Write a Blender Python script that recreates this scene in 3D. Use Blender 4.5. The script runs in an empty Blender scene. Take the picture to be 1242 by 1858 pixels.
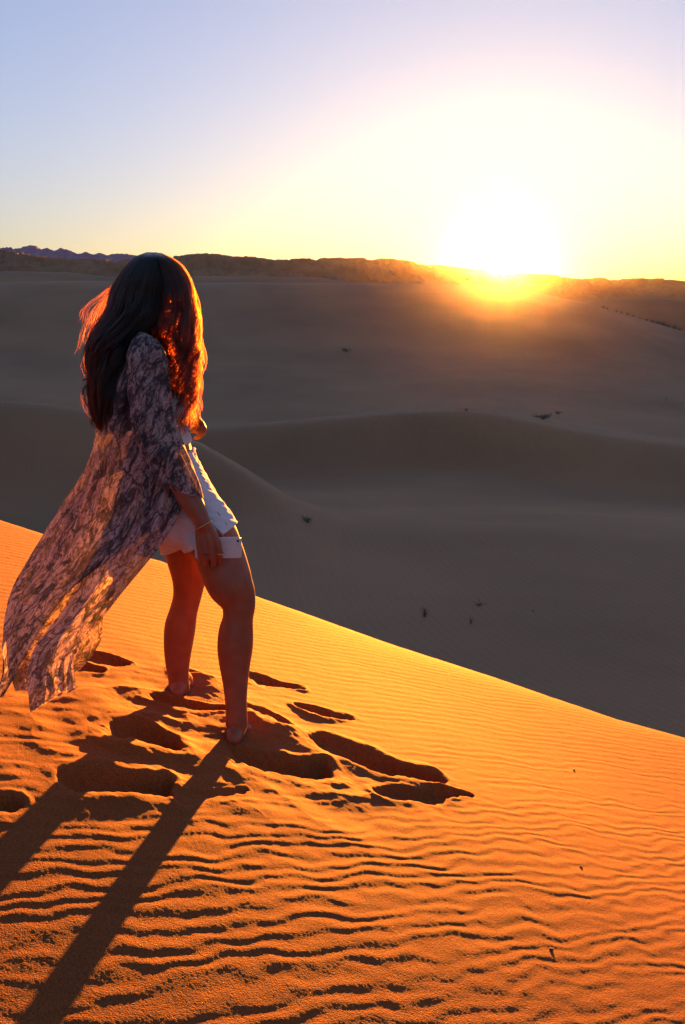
import bpy, bmesh, math, random
import numpy as np
from mathutils import Vector, Matrix

rng = np.random.default_rng(7)
random.seed(7)
sc = bpy.context.scene
COL = sc.collection
R = math.radians

# ------------------------------------------------------------------ camera model
# image coordinates below are those of the 1242 x 1858 photograph
FPX, CX, CY = 1806.0, 621.0, 929.0
PITCH = math.atan(379.0 / FPX)                  # level line at py = 550
CP, SP = math.cos(PITCH), math.sin(PITCH)
SUN_AZ, SUN_EL = R(8.7), R(2.1)
SUN_DIR = np.array([math.sin(SUN_AZ) * math.cos(SUN_EL), math.cos(SUN_AZ) * math.cos(SUN_EL), math.sin(SUN_EL)])

def ray(px, py):
    a = (np.asarray(px, float) - CX) / FPX
    b = (CY - np.asarray(py, float)) / FPX
    return a, CP + b * SP, -SP + b * CP          # direction with unit length along the view axis

def P(px, py, Y):
    """world point seen at (px,py) at forward distance Y"""
    x, y, z = ray(px, py)
    t = Y / y
    return np.array([x * t, Y, z * t])

def px_of(p):
    p = np.asarray(p, float)
    fwd = p[..., 1] * CP - p[..., 2] * SP
    up = p[..., 1] * SP + p[..., 2] * CP
    return CX + FPX * p[..., 0] / fwd, CY - FPX * up / fwd

def sm(x, a, b):
    t = np.clip((np.asarray(x, float) - a) / (b - a), 0, 1)
    return t * t * (3 - 2 * t)

# ------------------------------------------------------------------ noise
_perm = rng.permutation(512)
_perm = np.concatenate([_perm, _perm])
_grad = np.stack([np.cos(np.arange(64) / 64 * 2 * np.pi), np.sin(np.arange(64) / 64 * 2 * np.pi)], 1)

def noise2(x, y):
    x, y = np.broadcast_arrays(np.asarray(x, float), np.asarray(y, float))
    xi, yi = np.floor(x).astype(int), np.floor(y).astype(int)
    xf, yf = x - xi, y - yi
    u, v = xf ** 3 * (xf * (xf * 6 - 15) + 10), yf ** 3 * (yf * (yf * 6 - 15) + 10)
    def g(ix, iy, dx, dy):
        h = _perm[(_perm[ix & 511] + iy) & 511] & 63
        return _grad[h, 0] * dx + _grad[h, 1] * dy
    n00, n10 = g(xi, yi, xf, yf), g(xi + 1, yi, xf - 1, yf)
    n01, n11 = g(xi, yi + 1, xf, yf - 1), g(xi + 1, yi + 1, xf - 1, yf - 1)
    return 1.4 * ((n00 * (1 - u) + n10 * u) * (1 - v) + (n01 * (1 - u) + n11 * u) * v)

def fbm(x, y, octv=4, gain=.5):
    s, a, f = 0, 1, 1
    for i in range(octv):
        s = s + a * noise2(x * f + 17.3 * i, y * f - 9.1 * i)
        a *= gain; f *= 2.03
    return s

def pchip(xs, ys, x):
    """column-wise monotone cubic: xs, ys (n, m); x (k,) -> (k, m)"""
    h = np.diff(xs, axis=0); d = np.diff(ys, axis=0) / h
    m = np.zeros_like(ys)
    w1, w2 = 2 * h[1:] + h[:-1], h[1:] + 2 * h[:-1]
    same = d[:-1] * d[1:] > 0
    with np.errstate(divide='ignore', invalid='ignore'):
        m[1:-1] = np.where(same, (w1 + w2) / (w1 / np.where(same, d[:-1], 1) + w2 / np.where(same, d[1:], 1)), 0)
    m[0], m[-1] = d[0], d[-1]
    out = np.zeros((len(x), xs.shape[1]))
    for i in range(len(xs) - 1):
        t = (x[:, None] - xs[i]) / h[i]
        k = (t >= 0) & (t <= 1)
        t2, t3 = t * t, t ** 3
        v = (2 * t3 - 3 * t2 + 1) * ys[i] + (t3 - 2 * t2 + t) * h[i] * m[i] + (3 * t2 - 2 * t3) * ys[i + 1] + (t3 - t2) * h[i] * m[i + 1]
        out = np.where(k, v, out)
    out = np.where(x[:, None] > xs[-1], ys[-1], out)
    out = np.where(x[:, None] < xs[0], ys[0], out)
    return out

# ------------------------------------------------------------------ mesh helpers
def grid_mesh(name, V, closed_u=False, smooth=True):
    """V (rows, cols, 3)"""
    n, m = V.shape[:2]
    me = bpy.data.meshes.new(name)
    me.vertices.add(n * m)
    me.vertices.foreach_set('co', V.reshape(-1).astype(np.float32))
    i, j = np.meshgrid(np.arange(n - 1), np.arange(m if closed_u else m - 1), indexing='ij')
    j2 = (j + 1) % m
    q = np.stack([i * m + j, i * m + j2, (i + 1) * m + j2, (i + 1) * m + j], -1).reshape(-1, 4)
    me.loops.add(q.size); me.loops.foreach_set('vertex_index', q.reshape(-1).astype(np.int32))
    me.polygons.add(len(q))
    me.polygons.foreach_set('loop_start', np.arange(0, q.size, 4, dtype=np.int32))
    me.polygons.foreach_set('loop_total', np.full(len(q), 4, dtype=np.int32))
    me.polygons.foreach_set('use_smooth', np.full(len(q), smooth))
    me.update(calc_edges=True)
    return me

def link(name, me, mat=None, parent=None):
    o = bpy.data.objects.new(name, me)
    COL.objects.link(o)
    if mat is not None: me.materials.append(mat)
    if parent is not None: o.parent = parent
    return o

def bm_obj(name, bm, mat=None, parent=None, smooth=True):
    me = bpy.data.meshes.new(name)
    bm.to_mesh(me); bm.free()
    if smooth: me.polygons.foreach_set('use_smooth', np.full(len(me.polygons), True))
    return link(name, me, mat, parent)

def tag(o, label, cat, group=None, kind=None):
    if label: o['label'] = label
    if cat: o['category'] = cat
    if group: o['group'] = group
    if kind: o['kind'] = kind
    return o

def struct(name, me, mat):
    o = link(name, me, mat); o['kind'] = 'structure'; return o

# ------------------------------------------------------------------ materials
class NT:
    def __init__(s, name):
        s.m = bpy.data.materials.new(name); s.m.use_nodes = True
        s.t = s.m.node_tree; s.t.nodes.clear()
        s.out = s.n('ShaderNodeOutputMaterial')
    def n(s, typ, **kw):
        nd = s.t.nodes.new(typ)
        for k, v in kw.items():
            if hasattr(nd, k): setattr(nd, k, v)
        return nd
    def set(s, nd, **kw):
        for k, v in kw.items(): nd.inputs[k.replace('_', ' ')].default_value = v
        return nd
    def l(s, a, b): s.t.links.new(a, b)

def rgb(r, g, b): return (r, g, b, 1)

def ramp(N, fac, stops):
    r = N.n('ShaderNodeValToRGB')
    while len(r.color_ramp.elements) < len(stops): r.color_ramp.elements.new(.5)
    for e, (p, c) in zip(r.color_ramp.elements, stops): e.position = p; e.color = rgb(*c)
    N.l(fac, r.inputs['Fac']); return r

SAND_SUNLIT = (.25, .061, .010)  # low sun's orange put into the colour of the near sand
SAND_SHADED = (.33, .170, .080)  # same sand, with the valley shade's greyer tone put into its colour
def sand_mat(name, near):
    N = NT(name)
    geo = N.n('ShaderNodeNewGeometry')
    b = N.n('ShaderNodeBsdfPrincipled'); N.set(b, Roughness=.85)
    b.inputs['Specular IOR Level'].default_value = .25
    n1 = N.n('ShaderNodeTexNoise'); N.l(geo.outputs['Position'], n1.inputs['Vector'])
    N.set(n1, Scale=1.3 if near else .05, Detail=5.)
    k = .82 if near else .74; SC = SAND_SUNLIT if near else SAND_SHADED
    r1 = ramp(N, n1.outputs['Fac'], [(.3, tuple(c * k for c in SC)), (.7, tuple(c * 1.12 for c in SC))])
    # grain speckle
    n2 = N.n('ShaderNodeTexNoise'); N.l(geo.outputs['Position'], n2.inputs['Vector'])
    N.set(n2, Scale=270. if near else 14., Detail=3.)
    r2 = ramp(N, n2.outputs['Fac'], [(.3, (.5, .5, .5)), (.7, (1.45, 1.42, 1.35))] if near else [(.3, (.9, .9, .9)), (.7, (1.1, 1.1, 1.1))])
    mx = N.n('ShaderNodeMix', data_type='RGBA', blend_type='MULTIPLY'); mx.inputs[0].default_value = 1
    N.l(r1.outputs[0], mx.inputs[6]); N.l(r2.outputs[0], mx.inputs[7])
    N.l(mx.outputs[2], b.inputs['Base Color'])
    bp = N.n('ShaderNodeBump'); 
    if near:
        n3 = N.n('ShaderNodeTexNoise'); N.l(geo.outputs['Position'], n3.inputs['Vector']); N.set(n3, Scale=260., Detail=2.)
        N.set(bp, Strength=.8, Distance=.0022); N.l(n3.outputs['Fac'], bp.inputs['Height'])
    else:
        mp = N.n('ShaderNodeMapping'); mp.inputs['Rotation'].default_value = (0, 0, R(-35)); mp.inputs['Scale'].default_value = (1, .25, 1)
        N.l(geo.outputs['Position'], mp.inputs['Vector'])
        w = N.n('ShaderNodeTexWave', wave_type='BANDS', bands_direction='X'); N.l(mp.outputs[0], w.inputs['Vector'])
        N.set(w, Scale=1.1, Distortion=3.5, Detail=3.); w.inputs['Detail Scale'].default_value = .6
        N.set(bp, Strength=.28, Distance=.03); N.l(w.outputs['Fac'], bp.inputs['Height'])
    N.l(bp.outputs[0], b.inputs['Normal'])
    N.l(b.outputs[0], N.out.inputs['Surface'])
    return N.m

M_NEAR = sand_mat('sunlit_near_sand', True)
M_FAR = sand_mat('shaded_far_sand', False)

# ------------------------------------------------------------------ foreground dune
SF, CF = math.sin(SUN_AZ), math.cos(SUN_AZ)
GC = -.318                                       # cross slope (down to the right)
_ss = np.linspace(-40, 40, 4001)
_sl = -.010 - .148 * sm(_ss, 1.5, 4.1)
_sl = np.where(_ss < -6, 0, _sl)
_sg = np.concatenate([[0], np.cumsum((_sl[1:] + _sl[:-1]) / 2 * np.diff(_ss))])
def base_surf(x, y):
    x, y = np.asarray(x, float), np.asarray(y, float)
    s, c = x * SF + y * CF, x * CF - y * SF
    # convex along the sun direction: nearly level under the camera, steeper towards the crest
    g = np.interp(s, _ss, _sg)
    far = 9.0
    c2 = far * np.tanh(c / far)
    return g + GC * c2
_x, _y = P(430, 1338, 3.26)[:2]
Z0 = P(430, 1338, 3.26)[2] - base_surf(_x, _y)

def hit(px, py):
    """point of the undisturbed foreground slope seen at (px,py)"""
    x, y, z = ray(px, py)
    lo, hi = .5, 30.
    for _ in range(60):
        t = .5 * (lo + hi)
        if z * t > Z0 + base_surf(x * t, y * t): lo = t
        else: hi = t
    t = .5 * (lo + hi)
    return np.array([x * t, y * t, z * t])

CREST = [(-500, 778), (-200, 872), (0, 938), (76, 962), (290, 1012), (370, 1042), (470, 1077), (700, 1150), (900, 1213), (1000, 1248), (1120, 1288), (1242, 1322), (1500, 1400), (1800, 1490)]
_ca, _cr = [], []
for q in CREST:
    h = hit(*q); _ca.append(math.atan2(h[0], h[1])); _cr.append(math.hypot(h[0], h[1]))
def crest_r(az):
    r = np.interp(az, _ca, _cr)
    r = np.where(az < _ca[0], _cr[0] + (_ca[0] - az) * 14, r)
    r = np.where(az > _ca[-1], _cr[-1] + (az - _ca[-1]) * 9, r)
    return np.minimum(r, 34)

def plan(px, py): return hit(px, py)[:2]

# footprints: (heel end px, toe end px, half width m, depth m)
PRINTS = [
    ((440, 1372), (580, 1394), .070, .056), ((596, 1352), (774, 1408), .086, .064), ((706, 1436), (850, 1446), .046, .034),
    ((474, 1234), (534, 1244), .042, .036), ((556, 1286), (632, 1304), .042, .038), ((352, 1226), (400, 1238), .055, .034),
    ((232, 1322), (312, 1348), .066, .050), ((150, 1414), (296, 1424), .070, .050), ((286, 1268), (396, 1290), .038, .026),
    ((455, 1292), (500, 1316), .060, .028),
    ((150, 1192), (206, 1199), .045, .030), ((128, 1209), (184, 1215), .03, .020), ((-40, 1450), (4, 1458), .05, .035),
    ((330, 1446), (440, 1436), .025, .010),
]
def carve(x, y):
    """height change by footprints and ripples on the foreground dune"""
    dz = np.zeros_like(x); calm = np.ones_like(x)
    wx = .042 * noise2(x * 5.3, y * 5.3) + .010 * noise2(x * 17 + 5, y * 17) + .007 * noise2(x * 41, y * 41)
    wy = .042 * noise2(x * 5.3 + 40, y * 5.3 + 11) + .010 * noise2(x * 17 + 9, y * 17 + 3) + .007 * noise2(x * 41 + 7, y * 41)
    X, Y = x + wx, y + wy
    for (e0, e1, hw, dep) in PRINTS:
        a, b = plan(*e0), plan(*e1)
        d = b - a; L = np.hypot(*d); d = d / L
        u = ((X - a[0]) * d[0] + (Y - a[1]) * d[1]) / L
        v = (-(X - a[0]) * d[1] + (Y - a[1]) * d[0])
        uu = np.clip(u, .0, 1.)
        dist = np.hypot((u - uu) * L, v) / (hw * (1.05 - .25 * uu))
        mx_, my_ = x - (a[0] + b[0]) / 2, y - (a[1] + b[1]) / 2
        ca = -(mx_ * SF + my_ * CF) / (np.hypot(mx_, my_) + 1e-6)      # +1 on the side away from the sun
        dist = dist * (1 - .26 * np.clip(ca, -.3, 1))
        pit = 1 - sm(dist, .42, 1.12)
        rim = np.exp(-((dist - 1.35) / .38) ** 2) * np.clip(.55 + .9 * noise2(x * 6 + hw * 99, y * 6), 0, 1.3)
        dz += -dep * pit * (.75 + .3 * uu) + dep * .26 * rim
        calm = np.minimum(calm, sm(dist, 1.2, 2.6))
    # churned, lumpy sand round the feet
    c0 = plan(330, 1330)
    churn = np.exp(-(((x - c0[0]) / .55) ** 2 + ((y - c0[1]) / .55) ** 2))
    lump = np.maximum(noise2(x * 26, y * 26), 0) ** 2 + .6 * np.maximum(noise2(x * 55 + 3, y * 55), 0) ** 2
    c2 = plan(520, 1370); ch2 = np.exp(-(((x - c2[0]) / .42) ** 2 + ((y - c2[1]) / .36) ** 2))
    ridge = 1 - np.abs(noise2(X * 3.6 + 4, Y * 3.6)) * 1.6
    dz += np.maximum(churn, ch2) * (.008 * fbm(x * 4.2, y * 4.2, 3) + .020 * (ridge - .45) * (.35 + .65 * calm) + .0018 * lump * (1 - calm))
    for (mx0, my0, mr, mh) in ((486, 1318, .10, .045), (384, 1250, .09, .035), (600, 1352, .07, .03)):
        c1 = plan(mx0, my0); dz += mh * np.exp(-(((X - c1[0]) / mr) ** 2 + ((Y - c1[1]) / mr) ** 2))
    # wind ripples
    q = (y - .60 * x) / 1.166
    p = (x + .60 * y) / 1.166
    wv = .046 * noise2(p * 1.7, q * 2.6) + .036 * noise2(p * 4.6 + 8, q * 6.6) + .020 * noise2(p * 11 + 3, q * 14)
    def ripple(ph, k=.45):
        fr = ph - np.floor(ph)
        return np.where(fr < k, .5 - .5 * np.cos(np.pi * fr / k), .5 + .5 * np.cos(np.pi * (fr - k) / (1 - k)))
    q2 = (y - .44 * x) / 1.093
    r1 = ripple((q + wv) / .054)
    r2 = ripple((q2 + .040 * noise2(p * 2.1 + 31, q * 3.0) + .030 * noise2(p * 6 + 12, q * 8)) / .067)
    mixr = np.clip(.5 + .9 * noise2(p * 1.9 + 70, q * 3.3), .05, .95)
    rip = r1 * (1 - .38 * mixr) + r2 * .38 * mixr
    amp = (.0015 + .0009 * sm(q, 1.5, 2.2)) * np.clip(.95 + .34 * noise2(p * 4.6 + 50, q * 9.1), .3, 1.35) * (1 - .80 * sm(q, 1.9, 3.5))
    fine = .0006 * np.sin(2 * np.pi * (q + wv * .4) / .062 + 2 * noise2(p * 3, q * 4)) * sm(q, 2.2, 3.2)
    dz += (amp * (rip - .5) + fine) * (.10 + .90 * calm)
    dz += .0035 * fbm(x * .9, y * .9, 3) + .0016 * noise2(x * 22, y * 22) * (1 - calm * .7) + .00027 * noise2(x * 95, y * 95) + .00020 * noise2(x * 170, y * 170)
    return dz

def dune_z(x, y, detail=True):
    az, r = np.arctan2(x, y), np.hypot(x, y)
    rc = crest_r(az)
    z = Z0 + base_surf(x, y)
    d = r - rc
    w = .05 + .10 * sm(az, -.15, .1)
    drop = .62 * w * np.logaddexp(0, d / w)
    z = z - np.where(d > 20 * w, .62 * d, drop)
    if detail: z = z + carve(x, y)
    return z

def make_near():
    f = np.arctan(np.linspace(-.50, .46, 1250))
    az = np.concatenate([np.linspace(-math.pi, f[0], 110)[:-1], f, np.linspace(f[-1], math.pi, 110)[1:-1]])
    r = np.concatenate([np.geomspace(.02, .9, 24)[:-1], np.geomspace(.9, 8.2, 1500), np.geomspace(8.2, 36, 40)[1:]])
    A, Rr = np.meshgrid(az, r)
    x, y = Rr * np.sin(A), Rr * np.cos(A)
    z = dune_z(x, y)
    return grid_mesh('sand_dune', np.stack([x, y, z], -1), closed_u=True)
def ground_at(x, y): return float(dune_z(np.array([x]), np.array([y]))[0])

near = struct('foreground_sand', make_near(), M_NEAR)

# ------------------------------------------------------------------ valley, back dunes and far dune field
def curve(pts, r):
    """pixel polyline with distance(s) -> function of azimuth giving (r, z)"""
    az, te = [], []
    for px, py in pts:
        x, y, z = ray(px, py); az.append(math.atan2(x, y)); te.append(z / math.hypot(x, y))
    rr = np.broadcast_to(np.asarray(r, float), (len(pts),))
    def f(a):
        rad = np.interp(a, az, rr)
        t = np.interp(a, az, te)
        return rad, rad * t
    return f

FARTOP = [(-500, 468), (-200, 455), (0, 458), (40, 462), (70, 470), (130, 474), (200, 476), (260, 474), (330, 467), (375, 463), (440, 468), (500, 474), (560, 473), (620, 471), (700, 471), (740, 477), (790, 485), (830, 487),
          (870, 492), (905, 499), (960, 499), (1010, 504), (1060, 508), (1150, 508), (1210, 509), (1242, 513), (1500, 516), (1800, 505)]
CURVES = [
    curve([(-500, 1500), (621, 1700), (1800, 1800)], 7.0),
    curve([(-500, 1200), (0, 1220), (621, 1330), (1242, 1400), (1800, 1450)], 17),
    curve([(-500, 1115), (0, 1118), (300, 1118), (621, 1122), (1242, 1160), (1800, 1180)], 33),
    curve([(-500, 920), (0, 925), (300, 928), (440, 935), (530, 962), (620, 990), (800, 1004), (1242, 1022), (1800, 1040)], [50, 50, 48, 45, 44, 44, 44, 44, 44]),
    # left dune, its crest running down into the valley floor
    curve([(-500, 660), (-200, 700), (0, 726), (80, 733), (160, 748), (300, 786), (370, 815), (440, 858), (530, 920), (620, 950), (800, 965), (1242, 985), (1800, 1000)],
          [62, 62, 60, 59, 57, 53, 51, 49, 48, 48, 48, 48, 48]),
    curve([(-500, 735), (0, 800), (160, 815), (300, 840), (370, 868), (440, 893), (530, 912), (620, 916), (800, 908), (1242, 940), (1800, 960)],
          [74, 74, 73, 72, 70, 69, 68, 68, 68, 68, 68]),
    curve([(-500, 850), (0, 868), (300, 880), (365, 876), (440, 872), (530, 868), (620, 862), (700, 856), (790, 850), (840, 850), (900, 856), (1000, 874), (1100, 890), (1242, 905), (1800, 940)], 84),
    # middle dune
    curve([(-500, 740), (0, 775), (160, 790), (300, 786), (365, 781), (430, 777), (500, 772), (600, 762), (700, 752), (790, 745), (840, 743), (900, 751), (1000, 774), (1100, 793), (1242, 811), (1500, 842), (1800, 870)], 92),
    curve([(-500, 720), (0, 745), (300, 776), (365, 775), (600, 764), (840, 750), (920, 752), (1000, 762), (1100, 776), (1242, 792), (1800, 820)], 120),
    curve([(-500, 640), (0, 660), (621, 668), (900, 672), (1100, 690), (1242, 716), (1800, 760)], 165),
    # big dune at the back
    curve([(-800, 500), (-200, 508), (0, 512), (150, 509), (350, 513), (640, 513), (800, 516), (880, 519), (960, 528), (1060, 549), (1150, 575), (1242, 602), (1500, 665), (1800, 700)], 250),
    curve([(-500, 545), (621, 545), (900, 552), (1060, 590), (1242, 645), (1800, 720)], 300),
    curve([(-500, 497), (0, 492), (120, 494), (200, 503), (350, 501), (500, 502), (580, 504), (636, 513), (700, 524), (900, 540), (1020, 556), (1060, 550), (1110, 545), (1180, 541), (1242, 546), (1500, 575), (1800, 590)], 350),
    curve([(-500, 515), (621, 522), (900, 535), (1242, 555), (1800, 570)], 372),
    curve([(-500, 495), (0, 490), (200, 492), (621, 500), (900, 515), (1242, 530), (1800, 530)], 392),
    curve(FARTOP, 440),
    curve([(-500, 520), (1800, 530)], 560),
    curve([(-500, 549), (1800, 549)], 1400),
]
def make_far():
    f = np.arctan(np.linspace(-.52, .48, 760))
    az = np.concatenate([np.linspace(-math.pi, f[0], 90)[:-1], f, np.linspace(f[-1], math.pi, 90)[1:-1]])
    r = np.concatenate([np.geomspace(7, 260, 330), np.geomspace(260, 560, 470)[1:], np.geomspace(560, 1400, 20)[1:]])
    rs, zs = zip(*[c(az) for c in CURVES])
    Z = pchip(np.stack(rs), np.stack(zs), r)
    A, Rr = np.meshgrid(az, r)
    back = sm(np.abs(A), .75, 1.3)                       # behind the viewer: a plain dune plateau
    Z = Z * (1 - back) + back * (-7 + 5 * sm(Rr, 30, 400))
    x, y = Rr * np.sin(A), Rr * np.cos(A)
    Z += (.25 * fbm(x * .045, y * .045, 3) + .05 * fbm(x * .2, y * .2, 2)) * sm(Rr, 14, 40) * (1 - sm(Rr, 200, 240) * .6)
    # crumpled far dune field
    k = sm(Rr, 352, 385) * (1 - sm(Rr, 443, 520))
    rid = 1 - np.abs(fbm(x * .041, y * .023, 6, .64))
    Z += k * (7.0 * (rid - .78)) * (.45 + .55 * sm(Rr, 370, 425)) * (1 - .55 * sm(Rr, 424, 438))
    global FAR_AZ, FAR_R, FAR_Z
    FAR_AZ, FAR_R, FAR_Z = az, r, Z
    V = np.stack([x, y, Z], -1)
    return grid_mesh('dune_field', V, closed_u=True)
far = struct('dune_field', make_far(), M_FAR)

# ------------------------------------------------------------------ distant mountains
def make_mountains():
    top = [(-700, 452), (-300, 447), (0, 444), (25, 446), (52, 441), (90, 448), (110, 447), (135, 451), (160, 452), (185, 457), (205, 457), (222, 456), (245, 460), (300, 468), (380, 480), (470, 500), (560, 520)]
    az, te = [], []
    for px, py in top:
        x, y, z = ray(px, py); az.append(math.atan2(x, y)); te.append(z / math.hypot(x, y))
    a = np.linspace(az[0], az[-1], 420); r = np.linspace(580, 820, 90)
    A, Rr = np.meshgrid(a, r)
    x, y = Rr * np.sin(A), Rr * np.cos(A)
    prof = 1 - (np.abs(Rr - 700) / 120) ** 1.2
    z = np.interp(A, az, te) * 700 * prof
    z += (5.5 * (1 - np.abs(fbm(x * .045, y * .045, 5, .55))) - 4.6) * np.clip(prof * 3, 0, 1)
    z -= 1.5
    return grid_mesh('mountain_range', np.stack([x, y, z], -1))
def rock_mat():
    N = NT('haze_tinted_rock'); b = N.n('ShaderNodeBsdfPrincipled'); N.set(b, Roughness=.95)
    geo = N.n('ShaderNodeNewGeometry'); n1 = N.n('ShaderNodeTexNoise'); N.l(geo.outputs['Position'], n1.inputs['Vector']); N.set(n1, Scale=.01, Detail=6.)
    r = ramp(N, n1.outputs['Fac'], [(.3, (.17, .10, .15)), (.7, (.30, .19, .25))]); N.l(r.outputs[0], b.inputs['Base Color'])  # purple of distant haze put into the rock's base colour
    N.l(b.outputs[0], N.out.inputs['Surface']); return N.m
struct('mountains', make_mountains(), rock_mat())
# ------------------------------------------------------------------ the woman
person = bpy.data.objects.new('person', None); COL.objects.link(person)
_pc = P(380, 1300, 3.4); person.location = (_pc[0], _pc[1], _pc[2])
PINV = Matrix.Translation(-Vector(person.location))
tag(person, 'barefoot woman with long dark wavy hair in patterned robe and white shorts on the dune', 'person')

def pxm(Y, py=900):                              # metres per photo pixel at that depth
    return Y / ray(621, py)[1] / FPX

def cat(pts, n):
    """Catmull-Rom through the rows of pts"""
    p = np.asarray(pts, float)
    p = np.vstack([2 * p[0] - p[1], p, 2 * p[-1] - p[-2]])
    m = len(p) - 3
    u = np.linspace(0, m - 1e-9, n); k = u.astype(int); t = (u - k)[:, None]
    a, b, c, d = p[k], p[k + 1], p[k + 2], p[k + 3]
    return .5 * (2 * b + (c - a) * t + (2 * a - 5 * b + 4 * c - d) * t * t + (3 * b - 3 * c + d - a) * t ** 3)

def rings_mesh(bm, rings):
    """closed loft through rings of equal count"""
    vs = [[bm.verts.new(p) for p in r] for r in rings]
    n = len(vs[0])
    for a, b in zip(vs[:-1], vs[1:]):
        for j in range(n):
            bm.faces.new((a[j], a[(j + 1) % n], b[(j + 1) % n], b[j]))
    bm.faces.new(vs[0][::-1]); bm.faces.new(vs[-1])

def tube(bm, pts, seg=14, sub=5, flat=None):
    """pts rows: x, y, z, r ; flat=(axis vector, factor) squashes the section along that axis"""
    q = cat(pts, (len(pts) - 1) * sub + 1)
    c, r = q[:, :3], np.maximum(q[:, 3], .0015)
    T = np.gradient(c, axis=0); T /= np.linalg.norm(T, axis=1)[:, None]
    rings = []
    ref = np.array([0, 1, 0.]) if abs(T[0][1]) < .8 else np.array([1., 0, 0])
    A = np.cross(T[0], ref); A /= np.linalg.norm(A)
    def ring(cc, rr, A, B):
        out = []
        for k in range(seg):
            o = rr * (math.cos(2 * math.pi * k / seg) * A + math.sin(2 * math.pi * k / seg) * B)
            if flat is not None: o = o - flat[0] * np.dot(o, flat[0]) * (1 - flat[1])
            out.append(cc + o)
        return out
    frames = []
    for i in range(len(c)):
        A = A - T[i] * np.dot(A, T[i]); A /= np.linalg.norm(A); frames.append((A.copy(), np.cross(T[i], A)))
    for ang in (75, 45, 20):
        rings.append(ring(c[0] - T[0] * r[0] * math.sin(R(ang)), r[0] * math.cos(R(ang)), *frames[0]))
    for i in range(len(c)): rings.append(ring(c[i], r[i], *frames[i]))
    for ang in (20, 45, 75):
        rings.append(ring(c[-1] + T[-1] * r[-1] * math.sin(R(ang)), r[-1] * math.cos(R(ang)), *frames[-1]))
    rings_mesh(bm, rings)

def limb(bm, rows, **k):
    """rows: px, py, Y, half width in photo pixels"""
    tube(bm, [(*P(a, b, Y), h * pxm(Y, b)) for a, b, Y, h in rows], **k)

def chain(bm, rows, **k):
    """rows: px, py, Y, radius in metres"""
    tube(bm, [(*P(a, b, Y), r) for a, b, Y, r in rows], **k)

def blob(bm, c, rad, rot=None, seg=20):
    m = Matrix.Translation(Vector(c))
    if rot is not None: m = m @ Matrix.Rotation(rot, 4, 'Z')
    bmesh.ops.create_uvsphere(bm, u_segments=seg, v_segments=seg // 2, radius=1, matrix=m @ Matrix.Diagonal((*rad, 1)))

def torso_ring(px, py, Y, lat, dep, az, n=32):
    c = P(px, py, Y); a = R(az)
    f = np.array([math.sin(a), math.cos(a), 0]); r = np.array([math.cos(a), -math.sin(a), 0])
    return [c + f * dep * math.cos(2 * math.pi * k / n) + r * lat * math.sin(2 * math.pi * k / n) for k in range(n)]

TORSO = [(344, 985, 3.42, .07, .06, 68), (346, 962, 3.415, .150, .100, 68), (342, 938, 3.41, .168, .114, 68), (330, 905, 3.41, .168, .116, 68), (317, 865, 3.42, .142, .100, 72),
         (305, 825, 3.43, .118, .086, 78), (294, 785, 3.44, .126, .092, 82), (281, 735, 3.45, .145, .112, 84), (272, 695, 3.45, .158, .102, 85), (266, 662, 3.45, .150, .080, 85),
         (263, 640, 3.45, .085, .060, 85), (263, 622, 3.45, .052, .054, 85), (265, 595, 3.445, .050, .052, 60), (268, 570, 3.44, .048, .05, 30)]

def torso_at(v, grow=0., n=32):
    """interpolated torso ring; v runs 0..len-1"""
    q = cat(TORSO, 200); k = min(199, max(0, int(v / (len(TORSO) - 1) * 199)))
    a = q[k]; return torso_ring(a[0], a[1], a[2], a[3] + grow, a[4] + grow, a[5], n)

HEAD = P(273, 538, 3.44); HAZ = 24               # the head is turned away, towards the sun
RLEG = [(352, 925, 3.345, 46), (366, 950, 3.34, 50), (384, 978, 3.33, 49), (396, 1002, 3.32, 45.5), (406, 1030, 3.31, 44.5), (416, 1058, 3.30, 42.5), (427, 1080, 3.30, 37), (432.5, 1099, 3.295, 31), (431.5, 1120, 3.29, 27.8),
        (428, 1145, 3.29, 31.5), (426.3, 1173, 3.29, 32.5), (425.5, 1200, 3.285, 29.3), (426.5, 1233, 3.275, 24), (427.5, 1265, 3.265, 20.5), (428.5, 1290, 3.26, 19.6), (429, 1312, 3.258, 20.5)]
LLEG = [(335, 930, 3.50, 45), (338, 965, 3.51, 46), (341, 1000, 3.52, 43), (343, 1033, 3.53, 36), (342, 1060, 3.535, 29), (338.5, 1086, 3.54, 25.4), (332.5, 1110, 3.54, 25.6), (327, 1135, 3.54, 28.2), (324, 1159, 3.54, 27.4),
        (322, 1188, 3.54, 24.2), (322.3, 1215, 3.54, 20.6), (324, 1236, 3.54, 18.6), (325, 1250, 3.54, 19)]

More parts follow.
